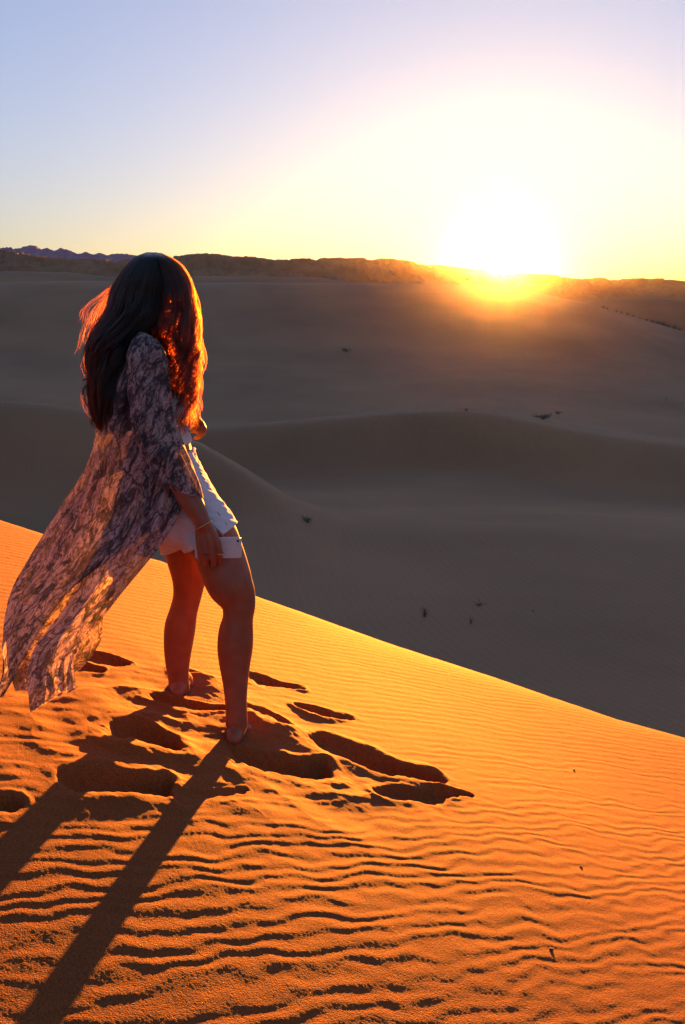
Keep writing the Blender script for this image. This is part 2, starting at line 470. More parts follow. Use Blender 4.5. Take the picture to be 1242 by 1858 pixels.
def foot(bm, ax, ay, az_deg, sunk, side):
    """bare foot, heel behind the ankle at (ax, ay); side +1 right foot, -1 left"""
    a = R(az_deg); f = np.array([math.sin(a), math.cos(a)]); r = np.array([math.cos(a), -math.sin(a)])
    def at(u, v, h):
        q = np.array([ax, ay]) + f * u + r * v
        return (q[0], q[1], Z0 + float(base_surf(q[0], q[1])) + h - sunk)
    def row(u, v, h, rad): return (*at(u, v, h), rad)
    tube(bm, [row(-.052, 0, .026, .026), row(-.03, 0, .033, .032), row(.0, 0, .036, .033), row(.045, 0, .033, .032), row(.09, 0, .025, .029), row(.125, 0, .018, .022)], flat=(np.array([0, 0, 1.]), .95))
    tube(bm, [row(-.01, 0, .075, .034), row(.03, 0, .062, .033), row(.07, -.006 * side, .044, .028), row(.115, -.01 * side, .026, .020)])
    for k, (v, ln, rad) in enumerate([(-.028, .045, .0135), (-.008, .046, .0100), (.008, .040, .0092), (.022, .033, .0088), (.034, .025, .0085)]):
        v *= side
        tube(bm, [row(.07, v * .8, .024, .017), row(.115, v, .016, .0145), row(.125 + ln * .5, v * 1.04, .012, rad), row(.125 + ln, v * 1.06, .010, rad * .95)], seg=10)

def make_body(arms=True):
    bm = bmesh.new()
    q = cat(TORSO, 70)
    rings_mesh(bm, [torso_ring(*a) for a in q])
    limb(bm, RLEG, seg=24); limb(bm, LLEG, seg=24)
    # buttocks, breasts
    for (px, py, Y, rx) in ((312, 935, 3.335, .088), (309, 935, 3.50, .088)): blob(bm, P(px, py, Y), (rx, rx, rx * 1.15))
    for Y in (3.36, 3.52): blob(bm, P(312, 738, Y), (.054, .056, .054))
    ra = P(429, 1320, 3.258); foot(bm, ra[0] - .002, ra[1] + .005, 4, .012, 1)
    la = P(325, 1252, 3.54); foot(bm, la[0] + .002, la[1] + .005, 2, .014, -1)
    # right arm, hanging
    if arms: limb(bm, [(262, 655, 3.33, 30), (270, 668, 3.28, 32), (273, 700, 3.275, 27), (281, 745, 3.265, 24.5), (291, 785, 3.252, 22.5), (303, 818, 3.238, 20.5), (319, 855, 3.222, 22.5), (335, 888, 3.205, 22.5), (351, 918, 3.195, 20), (362, 938, 3.19, 17), (369, 953, 3.187, 15)], seg=18)
    if arms: chain(bm, [(364, 945, 3.187, .025), (369, 957, 3.187, .024), (375, 972, 3.19, .027), (379, 984, 3.192, .026)], flat=(np.array([0, 1., 0]), .55))
    RF = [[(361, 960, 3.190, .014), (360, 985, 3.185, .0108), (362, 1003, 3.185, .0092), (363, 1016, 3.197, .0086), (363, 1019, 3.211, .0080), (363, 1013, 3.221, .0072)],
          [(367, 960, 3.187, .015), (370.5, 988, 3.180, .0112), (373, 1008, 3.181, .0096), (374, 1021, 3.194, .0090), (374, 1024, 3.210, .0083), (373, 1017, 3.222, .0076)],
          [(373, 960, 3.186, .015), (382, 987, 3.178, .0114), (385, 1009, 3.180, .0098), (387, 1022, 3.194, .0091), (387, 1025, 3.210, .0084), (386, 1017, 3.222, .0077)],
          [(379, 958, 3.188, .015), (394, 982, 3.180, .0112), (398, 1003, 3.181, .0096), (400, 1017, 3.194, .0090), (400, 1021, 3.210, .0082), (399, 1013, 3.222, .0075)],
          [(380, 955, 3.195, .015), (391, 964, 3.208, .0125), (401, 974, 3.226, .0105), (409, 984, 3.229, .0092), (414, 993, 3.228, .0080)]]
    for f in (RF if arms else []): chain(bm, f, seg=12)
    # left arm, bent across the front
    if arms: limb(bm, [(262, 657, 3.57, 28), (262, 672, 3.62, 29), (262, 710, 3.64, 26), (266, 755, 3.655, 23), (274, 790, 3.655, 21), (292, 800, 3.63, 20), (312, 792, 3.59, 17.5), (328, 783, 3.555, 14.5), (338, 777, 3.535, 13)], seg=16)
    if arms: chain(bm, [(336, 778, 3.538, .022), (344, 774, 3.525, .024), (352, 770, 3.512, .026), (357, 768, 3.506, .022)], flat=(np.array([0, 1., 0]), .6))
    LF = [[(342, 768, 3.51, .013), (356, 762, 3.498, .0105), (366, 768, 3.488, .0094), (367, 777, 3.482, .0086), (360, 781, 3.480, .0078)],
          [(343, 772, 3.515, .013), (358, 768, 3.504, .0108), (369, 774, 3.494, .0096), (369, 783, 3.486, .0088), (361, 787, 3.484, .008)],
          [(343, 777, 3.52, .013), (357, 775, 3.51, .0106), (367, 782, 3.502, .0094), (366, 790, 3.494, .0086), (358, 792, 3.490, .0078)],
          [(342, 781, 3.525, .012), (354, 781, 3.518, .0098), (362, 788, 3.510, .0086), (360, 794, 3.502, .0078), (353, 795, 3.498, .0072)],
          [(343, 770, 3.515, .014), (349, 762, 3.49, .012), (356, 759, 3.474, .0102), (362, 763, 3.468, .0088)]]
    for f in (LF if arms else []): chain(bm, f, seg=12)
    # head: skull, jaw, brow, nose, lips, ears
    a = R(HAZ); f = np.array([math.sin(a), math.cos(a), 0]); r = np.array([math.cos(a), -math.sin(a), 0]); u = np.array([0, 0, 1.])
    def at(F, Rr, U): return HEAD + f * F + r * Rr + u * U
    blob(bm, at(-.012, 0, .026), (.073, .092, .088), -a, 28)
    blob(bm, at(.036, 0, -.032), (.058, .052, .078), -a, 24)
    blob(bm, at(.062, 0, -.082), (.028, .026, .022), -a)
    blob(bm, at(.072, 0, .020), (.050, .016, .014), -a)
    for s in (-1, 1):
        blob(bm, at(.062, .034 * s, -.022), (.024, .020, .022), -a)
        blob(bm, at(-.004, .074 * s, -.010), (.008, .018, .030), -a)
        blob(bm, at(.080, .030 * s, .002), (.013, .010, .009), -a)
    tube(bm, [(*at(.082, 0, .012), .008), (*at(.092, 0, -.008), .009), (*at(.104, 0, -.026), .011), (*at(.088, 0, -.034), .009)], seg=10)
    for s in (-1, 1): blob(bm, at(.094, .010 * s, -.030), (.008, .010, .007), -a, 12)
    blob(bm, at(.088, 0, -.050), (.020, .009, .006), -a, 14); blob(bm, at(.086, 0, -.060), (.018, .009, .007), -a, 14)
    tmp = bpy.data.meshes.new('tmp'); bmesh.ops.recalc_face_normals(bm, faces=bm.faces); bm.to_mesh(tmp); bm.free()
    o = bpy.data.objects.new('tmp', tmp); COL.objects.link(o)
    m = o.modifiers.new('r', 'REMESH'); m.mode = 'VOXEL'; m.voxel_size = .0036; m.use_smooth_shade = True
    s = o.modifiers.new('s', 'SMOOTH'); s.iterations = 7; s.factor = .5
    dg = bpy.context.evaluated_depsgraph_get()
    me = bpy.data.meshes.new_from_object(o.evaluated_get(dg))
    bpy.data.objects.remove(o); bpy.data.meshes.remove(tmp)
    me.name = 'body'
    return me

def skin_mat():
    N = NT('tanned_skin'); b = N.n('ShaderNodeBsdfPrincipled')
    geo = N.n('ShaderNodeNewGeometry'); n1 = N.n('ShaderNodeTexNoise'); N.l(geo.outputs['Position'], n1.inputs['Vector']); N.set(n1, Scale=22., Detail=4.)
    r = ramp(N, n1.outputs['Fac'], [(.3, (.24, .068, .034)), (.7, (.31, .092, .046))]); N.l(r.outputs[0], b.inputs['Base Color'])
    N.set(b, Roughness=.42); b.inputs['Specular IOR Level'].default_value = .4
    b.inputs['Subsurface Weight'].default_value = .25; b.inputs['Subsurface Radius'].default_value = (1, .3, .15); b.inputs['Subsurface Scale'].default_value = .012
    n2 = N.n('ShaderNodeTexNoise'); N.l(geo.outputs['Position'], n2.inputs['Vector']); N.set(n2, Scale=420., Detail=2.)
    bp = N.n('ShaderNodeBump'); N.set(bp, Strength=.12, Distance=.001); N.l(n2.outputs['Fac'], bp.inputs['Height']); N.l(bp.outputs[0], b.inputs['Normal'])
    N.l(b.outputs[0], N.out.inputs['Surface']); return N.m

def fabric_mat(name, col, rough=.8, trans=.25, weave=900.):
    N = NT(name); b = N.n('ShaderNodeBsdfPrincipled'); N.set(b, Roughness=rough); b.inputs['Specular IOR Level'].default_value = .2
    geo = N.n('ShaderNodeNewGeometry'); n1 = N.n('ShaderNodeTexNoise'); N.l(geo.outputs['Position'], n1.inputs['Vector']); N.set(n1, Scale=35., Detail=5.)
    r = ramp(N, n1.outputs['Fac'], [(.3, tuple(c * .9 for c in col)), (.7, col)]); N.l(r.outputs[0], b.inputs['Base Color'])
    n2 = N.n('ShaderNodeTexNoise'); N.l(geo.outputs['Position'], n2.inputs['Vector']); N.set(n2, Scale=weave, Detail=2.)
    bp = N.n('ShaderNodeBump'); N.set(bp, Strength=.3, Distance=.001); N.l(n2.outputs['Fac'], bp.inputs['Height']); N.l(bp.outputs[0], b.inputs['Normal'])
    t = N.n('ShaderNodeBsdfTranslucent'); N.l(r.outputs[0], t.inputs['Color'])
    mx = N.n('ShaderNodeMixShader'); mx.inputs[0].default_value = trans; N.l(b.outputs[0], mx.inputs[1]); N.l(t.outputs[0], mx.inputs[2])
    N.l(mx.outputs[0], N.out.inputs['Surface']); return N.m

def solid_mat(name, col, rough=.4, metal=0.):
    N = NT(name); b = N.n('ShaderNodeBsdfPrincipled'); N.set(b, Roughness=rough, Metallic=metal)
    geo = N.n('ShaderNodeNewGeometry'); n1 = N.n('ShaderNodeTexNoise'); N.l(geo.outputs['Position'], n1.inputs['Vector']); N.set(n1, Scale=120., Detail=3.)
    r = ramp(N, n1.outputs['Fac'], [(.3, tuple(c * .88 for c in col)), (.7, col)]); N.l(r.outputs[0], b.inputs['Base Color'])
    N.l(b.outputs[0], N.out.inputs['Surface']); return N.m

M_SKIN = skin_mat()
M_DENIM = fabric_mat('white_denim', (.72, .70, .74), .8, .12)
M_TOP = fabric_mat('white_jersey', (.75, .74, .76), .75, .25)
M_GOLD = solid_mat('gold', (.75, .42, .16), .3, 1.)
M_DARK = solid_mat('dark_metal', (.05, .045, .04), .35, .8)

body_me = make_body()
bare_me = make_body(False)                     # the same figure without arms, to cut garments from

def local(o):
    o.parent = person; o.matrix_parent_inverse = Matrix.Identity(4)
    o.data.transform(PINV); return o

def cut_garment(planes_keep, grow, folds, pick):
    """offset copy of the body between cutting planes; pick(centre) says which faces belong"""
    bm = bmesh.new(); bm.from_mesh(bare_me)
    bm.normal_update()
    doomed = [f for f in bm.faces if not pick(f.calc_center_median())]
    bmesh.ops.delete(bm, geom=doomed, context='FACES')
    for (co_, no) in planes_keep:
        bmesh.ops.bisect_plane(bm, geom=bm.verts[:] + bm.edges[:] + bm.faces[:], plane_co=co_, plane_no=no, clear_outer=True)
    bm.normal_update()
    for it in range(10): bmesh.ops.smooth_vert(bm, verts=[v for v in bm.verts if not v.is_boundary], factor=.5, use_axis_x=True, use_axis_y=True, use_axis_z=True)
    bm.normal_update()
    nrm = [v.normal.copy() for v in bm.verts]
    cs = np.array([v.co[:] for v in bm.verts])
    off = grow + folds(cs)
    for v, n, d in zip(bm.verts, nrm, off): v.co += n * float(d)
    return bm

def finish_shell(name, bm, mat, thick):
    o = bm_obj(name, bm, mat)
    s = o.modifiers.new('s', 'SOLIDIFY'); s.thickness = thick; s.offset = 1
    return local(o)

def V3(p): return Vector(tuple(float(c) for c in p))
# shorts: waistband plane, then two leg hems
_wa, _wb = P(352, 815, 3.42), P(285, 845, 3.43)
_wn = V3(np.array([_wb[0] - _wa[0], 0, _wb[2] - _wa[2]])).cross(Vector((0, 1, 0))).normalized()
if _wn.z < 0: _wn.negate()
_ha, _hb = P(425, 952, 3.31), P(318, 1006, 3.34)
_hn = V3(np.array([_hb[0] - _ha[0], 0, _hb[2] - _ha[2]])).cross(Vector((0, 1, 0))).normalized()
if _hn.z > 0: _hn.negate()
def shorts_folds(c):
    px, py = px_of(c)
    w = noise2(c[:, 0] * 14 + c[:, 2] * 30, c[:, 1] * 22 + c[:, 2] * 9)
    w2 = noise2(c[:, 0] * 30 + c[:, 2] * 55, c[:, 1] * 30 - c[:, 2] * 20)
    lo_ = sm(py, 870, 990)
    w3 = 1 - np.abs(noise2(c[:, 0] * 26 + c[:, 2] * 34, c[:, 1] * 20 + c[:, 2] * 40))
    return .003 * lo_ + .0050 * w * (.4 + .6 * lo_) + .0025 * w2 + .0035 * (w3 - .6)
_tor = P(320, 860, 3.42)

def py_range(a, b):
    def pick(c):
        px, py = px_of(np.array(c[:])); return a < py < b
    return pick
shorts_bm = cut_garment([(V3(_wa), _wn), (V3(_ha), _hn)], .007, shorts_folds, py_range(780, 1045))
from mathutils.bvhtree import BVHTree
def boundary_loops(bm):
    left = {e for e in bm.edges if e.is_boundary}; loops = []
    while left:
        e = left.pop(); a, b = e.verts; chain_ = [a, b]
        while True:
            nx = next((k for k in chain_[-1].link_edges if k in left), None)
            if nx is None: break
            left.discard(nx); chain_.append(nx.other_vert(chain_[-1]))
        loops.append([np.array(v.co[:]) for v in chain_])
    return [l for l in loops if len(l) > 40]
_loops = boundary_loops(shorts_bm)
_tree = BVHTree.FromBMesh(shorts_bm)
def on_shorts(px, py, lift=.0015):
    d = Vector(tuple(float(c) for c in ray(px, py))).normalized()
    h = _tree.ray_cast(Vector((0, 0, 0)), d)
    return np.array((h[0] - d * lift)[:]) if h[0] is not None else None
shorts = finish_shell('shorts', shorts_bm, M_DENIM, .0025)
def edge_strip(name, loop, rad, mat, parent):
    # rolled edge along a cut line, evened out
    p = np.array(loop); 
    for it in range(14): p = (np.roll(p, 1, 0) + 2 * p + np.roll(p, -1, 0)) / 4
    p = p[::3]; p = np.vstack([p, p[:1]])
    p = p + .0011 * np.stack([noise2(np.arange(len(p)) * .7, 3.), noise2(np.arange(len(p)) * .7, 9.), noise2(np.arange(len(p)) * .9, 15.)], 1)
    bm = bmesh.new(); tube(bm, [(*c, rad) for c in p], seg=8, sub=1); bmesh.ops.recalc_face_normals(bm, faces=bm.faces)
    o = local(bm_obj(name, bm, mat)); o.parent = parent; return o
_loops.sort(key=lambda l: -np.mean([c[2] for c in l]))
for _i, _l in enumerate(_loops): edge_strip('waistband' if _i == 0 else 'hem', _l, .0055 if _i == 0 else .0035, M_DENIM, shorts)
M_SEAM = fabric_mat('seam_thread', (.14, .075, .085), .8, .05)
def seam(name, pts, rad=.0016):
    bm = bmesh.new(); tube(bm, [(*c, rad) for c in (on_shorts(*p) for p in pts) if c is not None], seg=6, sub=4); bmesh.ops.recalc_face_normals(bm, faces=bm.faces)
    o = local(bm_obj(name, bm, M_SEAM)); o.parent = shorts; return o
seam('pocket_seam', [(350, 838), (358, 846), (363, 857), (363, 868), (358, 876), (350, 880)])
seam('fly_seam', [(350, 822), (358, 832), (366, 846), (371, 860), (373, 874)], .0018)
seam('side_seam', [(372, 890), (380, 908), (393, 928), (408, 948), (414, 958)], .0011)
# crop top
_ta, _tb = P(345, 802, 3.44), P(250, 812, 3.44)
_tn = V3(np.array([_tb[0] - _ta[0], 0, _tb[2] - _ta[2]])).cross(Vector((0, 1, 0))).normalized()
if _tn.z > 0: _tn.negate()
top_bm = cut_garment([(V3(_ta), _tn), (V3(P(270, 655, 3.45)), Vector((.1, 0, 1)).normalized())], .005, lambda c: .002 * noise2(c[:, 0] * 25, c[:, 2] * 40 + c[:, 1] * 15), py_range(630, 830))
finish_shell('crop_top', top_bm, M_TOP, .002)
body = link('body', body_me, M_SKIN); local(body)
body_me.polygons.foreach_set('use_smooth', np.full(len(body_me.polygons), True))
bpy.data.meshes.remove(bare_me)

# waistband, fly seam and pocket of the shorts
def loop_tube(name, pts, rad, mat, parent=None, closed=False, seg=8, sub=4):
    bm = bmesh.new(); tube(bm, [(*p, rad) for p in pts], seg=seg, sub=sub)
    bmesh.ops.recalc_face_normals(bm, faces=bm.faces)
    o = bm_obj(name, bm, mat); local(o)
    if parent is not None:
        o.parent = parent
    return o

# phone, held in the right hand
def rounded_slab(w, h, t, r, n=8, bev=.0018):
    bm = bmesh.new(); pts = []
    for cx, cz, a0 in ((w / 2 - r, h / 2 - r, 0), (-w / 2 + r, h / 2 - r, 90), (-w / 2 + r, -h / 2 + r, 180), (w / 2 - r, -h / 2 + r, 270)):
        for k in range(n + 1):
            a = R(a0 + 90 * k / n); pts.append((cx + r * math.cos(a), cz + r * math.sin(a)))
    rings = []
    for s_, y in ((1 - bev * 2 / h, -t / 2), (1, -t / 2 + bev), (1, t / 2 - bev), (1 - bev * 2 / h, t / 2)):
        rings.append([(x * s_, y, z * s_) for x, z in pts])
    rings_mesh(bm, rings); bmesh.ops.recalc_face_normals(bm, faces=bm.faces); return bm
phone = bpy.data.objects.new('phone', None); COL.objects.link(phone)
phone.location = V3(P(395.5, 994, 3.2075)); phone.rotation_euler = (R(3), 0, R(4))
tag(phone, "white smartphone with rounded corners held in the woman's right hand against her thigh", 'phone')
ps = pxm(3.2075, 994)
M_PHONE = solid_mat('white_glass', (.62, .58, .57), .25); M_LENS = solid_mat('lens', (.01, .01, .012), .12)
bm_obj('case', rounded_slab(84 * ps, 40 * ps, .0076, .0085), M_PHONE, phone, smooth=False)
sb = rounded_slab(82 * ps, 38 * ps, .0010, .0080, bev=.0003); bmesh.ops.translate(sb, verts=sb.verts, vec=(0, .0043, 0)); bm_obj('screen', sb, M_LENS, phone, smooth=False)
def disc(r, t, loc):
    b = bmesh.new(); bmesh.ops.create_cone(b, cap_ends=True, segments=20, radius1=r, radius2=r * .9, depth=t, matrix=Matrix.Translation(loc) @ Matrix.Rotation(R(90), 4, 'X')); return b
bm_obj('camera_lens', disc(.0042, .0016, Vector((36 * ps, -.0044, 13 * ps))), M_LENS, phone)
bm_obj('flash', disc(.0022, .001, Vector((35 * ps, -.0042, 6 * ps))), M_GOLD, phone)

# bracelets and rings
def ring_at(name, c, axis, r, wire, mat, sq=(1, 1)):
    ax = Vector(axis).normalized(); A = ax.orthogonal().normalized(); B = ax.cross(A)
    bm = bmesh.new(); n, k = 36, 8; vs = []
    for i in range(n):
        a = 2 * math.pi * i / n; d = A * math.cos(a) + B * math.sin(a)
        vs.append([bm.verts.new(Vector(c) + d * (r + wire * math.cos(2 * math.pi * j / k)) + ax * wire * math.sin(2 * math.pi * j / k)) for j in range(k)])
    for i in range(n):
        for j in range(k): bm.faces.new((vs[i][j], vs[(i + 1) % n][j], vs[(i + 1) % n][(j + 1) % k], vs[i][(j + 1) % k]))
    bmesh.ops.recalc_face_normals(bm, faces=bm.faces)
    return local(bm_obj(name, bm, mat))
wd = P(369, 953, 3.187) - P(352, 918, 3.195)
ring_at('bracelet', P(368, 953, 3.188), wd + np.array([0, .004, .012]), .0315, .0016, M_GOLD)
ring_at('bracelet', P(336, 778, 3.538), P(344, 774, 3.525) - P(328, 783, 3.555), .0275, .0022, M_DARK)
ring_at('finger_ring', P(399.0, 1004, 3.182), (.05, -.1, 1), .0108, .0019, M_GOLD)
ring_at('finger_ring', P(373.0, 1005, 3.181), (.05, -.1, 1), .0108, .0015, M_DARK)
# ------------------------------------------------------------------ patterned robe
def robe_mat():
    N = NT('snakeskin_print_chiffon')
    geo = N.n('ShaderNodeNewGeometry')
    mp = N.n('ShaderNodeMapping'); mp.inputs['Rotation'].default_value = (0, R(-27), 0)
    N.l(geo.outputs['Position'], mp.inputs['Vector'])
    st = N.n('ShaderNodeMapping'); st.inputs['Scale'].default_value = (1, .5, .38); N.l(mp.outputs[0], st.inputs['Vector'])
    wn = N.n('ShaderNodeTexNoise'); N.set(wn, Scale=16., Detail=4.); N.l(st.outputs[0], wn.inputs['Vector'])
    ad = N.n('ShaderNodeVectorMath', operation='MULTIPLY_ADD'); ad.inputs[1].default_value = (.10, .10, .10)
    N.l(wn.outputs['Color'], ad.inputs[0]); N.l(st.outputs[0], ad.inputs[2])
    # broad dark veins and blotches
    v = N.n('ShaderNodeTexVoronoi', feature='DISTANCE_TO_EDGE'); N.set(v, Scale=21.); N.l(ad.outputs[0], v.inputs['Vector'])
    big = N.n('ShaderNodeTexNoise'); N.set(big, Scale=30., Detail=8., Roughness=.72); N.l(ad.outputs[0], big.inputs['Vector'])
    veins = ramp(N, v.outputs['Distance'], [(.0, (.25, .25, .25)), (.10, (1, 1, 1))])
    blot = ramp(N, big.outputs['Fac'], [(.32, (.04, .04, .04)), (.41, (.45, .45, .45)), (.56, (1, 1, 1))])
    sc_ = N.n('ShaderNodeTexVoronoi', feature='F1'); N.set(sc_, Scale=170.); N.l(ad.outputs[0], sc_.inputs['Vector'])
    scal = ramp(N, sc_.outputs['Distance'], [(.25, (1, 1, 1)), (.75, (.35, .35, .35))])
    s2 = N.n('ShaderNodeMapping'); s2.inputs['Scale'].default_value = (1, .5, .10); N.l(mp.outputs[0], s2.inputs['Vector'])
    stn = N.n('ShaderNodeTexNoise'); N.set(stn, Scale=46., Detail=4., Distortion=.6); N.l(s2.outputs[0], stn.inputs['Vector'])
    strk = ramp(N, stn.outputs['Fac'], [(.36, (.12, .12, .12)), (.47, (1, 1, 1))])
    m0 = N.n('ShaderNodeMix', data_type='RGBA', blend_type='MULTIPLY'); m0.inputs[0].default_value = .75
    N.l(veins.outputs[0], m0.inputs[6]); N.l(strk.outputs[0], m0.inputs[7])
    m1 = N.n('ShaderNodeMix', data_type='RGBA', blend_type='MULTIPLY'); m1.inputs[0].default_value = .75
    N.l(blot.outputs[0], m1.inputs[6]); N.l(m0.outputs[2], m1.inputs[7])
    m2 = N.n('ShaderNodeMix', data_type='RGBA', blend_type='MULTIPLY'); m2.inputs[0].default_value = .8
    N.l(m1.outputs[2], m2.inputs[6]); N.l(scal.outputs[0], m2.inputs[7])
    col = ramp(N, m2.outputs[2], [(0, (.022, .027, .036)), (.3, (.10, .085, .095)), (.62, (.50, .35, .33)), (1, (.72, .54, .51))])
    d = N.n('ShaderNodeBsdfPrincipled'); N.set(d, Roughness=.7); d.inputs['Specular IOR Level'].default_value = .25
    N.l(col.outputs[0], d.inputs['Base Color'])
    t = N.n('ShaderNodeBsdfTranslucent'); N.l(col.outputs[0], t.inputs['Color'])
    mx = N.n('ShaderNodeMixShader'); mx.inputs[0].default_value = .5; N.l(d.outputs[0], mx.inputs[1]); N.l(t.outputs[0], mx.inputs[2])
    tr = N.n('ShaderNodeBsdfTransparent'); my = N.n('ShaderNodeMixShader'); my.inputs[0].default_value = .08
    N.l(mx.outputs[0], my.inputs[1]); N.l(tr.outputs[0], my.inputs[2])
    bn = N.n('ShaderNodeTexNoise'); N.set(bn, Scale=60., Detail=4.); N.l(ad.outputs[0], bn.inputs['Vector'])
    bp = N.n('ShaderNodeBump'); N.set(bp, Strength=.5, Distance=.006); N.l(bn.outputs['Fac'], bp.inputs['Height'])
    N.l(bp.outputs[0], d.inputs['Normal']); N.l(bp.outputs[0], t.inputs['Normal'])
    N.l(my.outputs[0], N.out.inputs['Surface']); return N.m
M_ROBE = robe_mat()

def sheet(rows, nu=90, nv=150, fold=.010, freq=9., seed=0., grow=(0, 1), wild=.0):
    """rows of (px,py,Y); returns grid (nv, nu, 3) with folds running down the cloth"""
    G = np.array([[P(*p) for p in r] for r in rows])
    A = np.stack([cat(G[i], nu) for i in range(len(G))])            # rows, nu, 3
    B = np.stack([cat(A[:, j], nv) for j in range(nu)], 1)          # nv, nu, 3
    u = np.linspace(0, 1, nu)[None, :]; v = np.linspace(0, 1, nv)[:, None]
    du = np.gradient(B, axis=1); dv = np.gradient(B, axis=0)
    n = np.cross(du, dv); n /= np.linalg.norm(n, axis=2)[..., None] + 1e-9
    w = noise2(u * 3 + seed, v * 1.6 + seed)
    a = fold * (grow[0] + (grow[1] - grow[0]) * v)
    f = a * (np.sin(2 * np.pi * freq * (u + .10 * w + .05 * np.sin(3 * v + seed))) * (.6 + .6 * noise2(u * 5 + seed * 3, v * 2)) + .8 * noise2(u * freq * .8 + seed, v * 2.2))
    f = f + fold * .35 * noise2(u * 14 + seed, v * 20) + wild * noise2(u * 6 + seed, v * 5) * v
    edge = sm(u, 0, .06) * (1 - sm(u, .94, 1)) * .7 + .3
    n = .25 * n * np.sign(n[..., 1:2] + 1e-9) + np.array([0, .85, 0])
    return B + n * (f * edge)[..., None]

def keep_above(V, gap=.02):
    z = dune_z(V[..., 0], V[..., 1], False) + gap
    V[..., 2] = np.maximum(V[..., 2], z); return V

ROBE_A = [
    [(262, 640, 3.600), (222, 652, 3.540), (210, 648, 3.440), (235, 634, 3.330), (262, 622, 3.300), (285, 650, 3.300)],
    [(255, 690, 3.620), (200, 692, 3.560), (188, 695, 3.440), (212, 700, 3.300), (255, 700, 3.265), (300, 705, 3.275)],
    [(250, 745, 3.620), (190, 745, 3.560), (178, 750, 3.460), (203, 757, 3.300), (250, 762, 3.262), (312, 765, 3.270)],
    [(245, 800, 3.620), (182, 800, 3.570), (172, 806, 3.470), (198, 818, 3.300), (255, 822, 3.255), (332, 822, 3.262)],
    [(238, 855, 3.640), (165, 850, 3.600), (152, 860, 3.490), (186, 880, 3.300), (250, 888, 3.222), (330, 880, 3.222)],
    [(200, 925, 3.668), (122, 920, 3.631), (106, 930, 3.515), (150, 950, 3.301), (225, 955, 3.192), (328, 924, 3.194)],
    [(150, 995, 3.605), (80, 990, 3.574), (62, 1000, 3.456), (106, 1022, 3.257), (165, 1030, 3.153), (205, 1010, 3.169)],
    [(110, 1060, 3.468), (45, 1052, 3.463), (30, 1060, 3.358), (66, 1080, 3.180), (104, 1085, 3.101), (137, 1060, 3.128)],
    [(70, 1118, 3.337), (24, 1104, 3.344), (12, 1112, 3.248), (36, 1130, 3.103), (62, 1135, 3.033), (92, 1116, 3.050)],
    [(42, 1170, 3.192), (14, 1164, 3.184), (7, 1172, 3.107), (20, 1192, 2.976), (36, 1194, 2.932), (54, 1176, 2.949)],
    [(26, 1205, 3.079), (12, 1208, 3.063), (10, 1216, 3.006), (16, 1228, 2.921), (24, 1226, 2.894), (34, 1210, 2.908)],
    [(6, 1256, 2.930), (2, 1258, 2.916), (0, 1261, 2.880), (-1, 1265, 2.845), (1, 1264, 2.836), (4, 1258, 2.836)],
]
ROBE_B = [
    [(238, 790, 3.255), (268, 792, 3.235), (300, 792, 3.24), (326, 790, 3.25)],
    [(224, 850, 3.265), (258, 854, 3.215), (296, 852, 3.215), (328, 848, 3.225)],
    [(212, 900, 3.27), (250, 905, 3.205), (292, 905, 3.195), (329, 898, 3.20)],
    [(198, 945, 3.265), (238, 948, 3.187), (282, 944, 3.170), (325, 932, 3.179)],
    [(172, 1002, 3.217), (210, 1006, 3.127), (252, 1002, 3.107), (289, 992, 3.121)],
    [(141, 1056, 3.157), (166, 1068, 3.059), (200, 1070, 3.031), (228, 1067, 3.041)],
    [(108, 1114, 3.046), (132, 1124, 2.954), (160, 1122, 2.927), (190, 1115, 2.949)],
    [(64, 1172, 2.918), (90, 1174, 2.840), (120, 1172, 2.823), (150, 1163, 2.858)],
    [(50, 1214, 2.814), (76, 1214, 2.754), (104, 1210, 2.746), (133, 1203, 2.784)],
    [(50, 1258, 2.725), (78, 1256, 2.674), (106, 1250, 2.675), (137, 1236, 2.725)],
    [(54, 1294, 2.670), (76, 1280, 2.644), (106, 1264, 2.656), (141, 1249, 2.701)],
]
ROBE_C = [
    [(205, 790, 3.560), (240, 790, 3.600), (275, 790, 3.600), (300, 790, 3.580)],
    [(170, 865, 3.620), (215, 862, 3.660), (262, 860, 3.640), (308, 858, 3.600)],
    [(120, 940, 3.636), (180, 930, 3.684), (250, 920, 3.670), (310, 915, 3.593)],
    [(76, 1045, 3.428), (125, 1055, 3.436), (175, 1050, 3.427), (232, 1030, 3.380)],
    [(30, 1140, 3.185), (82, 1145, 3.194), (135, 1135, 3.187), (190, 1110, 3.184)],
    [(18, 1196, 3.023), (70, 1204, 3.023), (122, 1192, 3.032), (184, 1158, 3.063)],
    [(22, 1236, 2.895), (60, 1240, 2.905), (108, 1228, 2.925), (166, 1190, 2.977)],
    [(28, 1254, 2.844), (62, 1250, 2.870), (104, 1240, 2.885), (146, 1214, 2.909)],
]
SLEEVE = [(263, 620, 3.345, 14), (265, 632, 3.31, 27), (268, 652, 3.285, 36), (269, 690, 3.268, 37), (273, 730, 3.255, 37), (280, 770, 3.245, 36.5), (292, 805, 3.234, 36), (308, 840, 3.222, 34.5), (325, 872, 3.210, 32.5), (338, 894, 3.203, 30.5)]
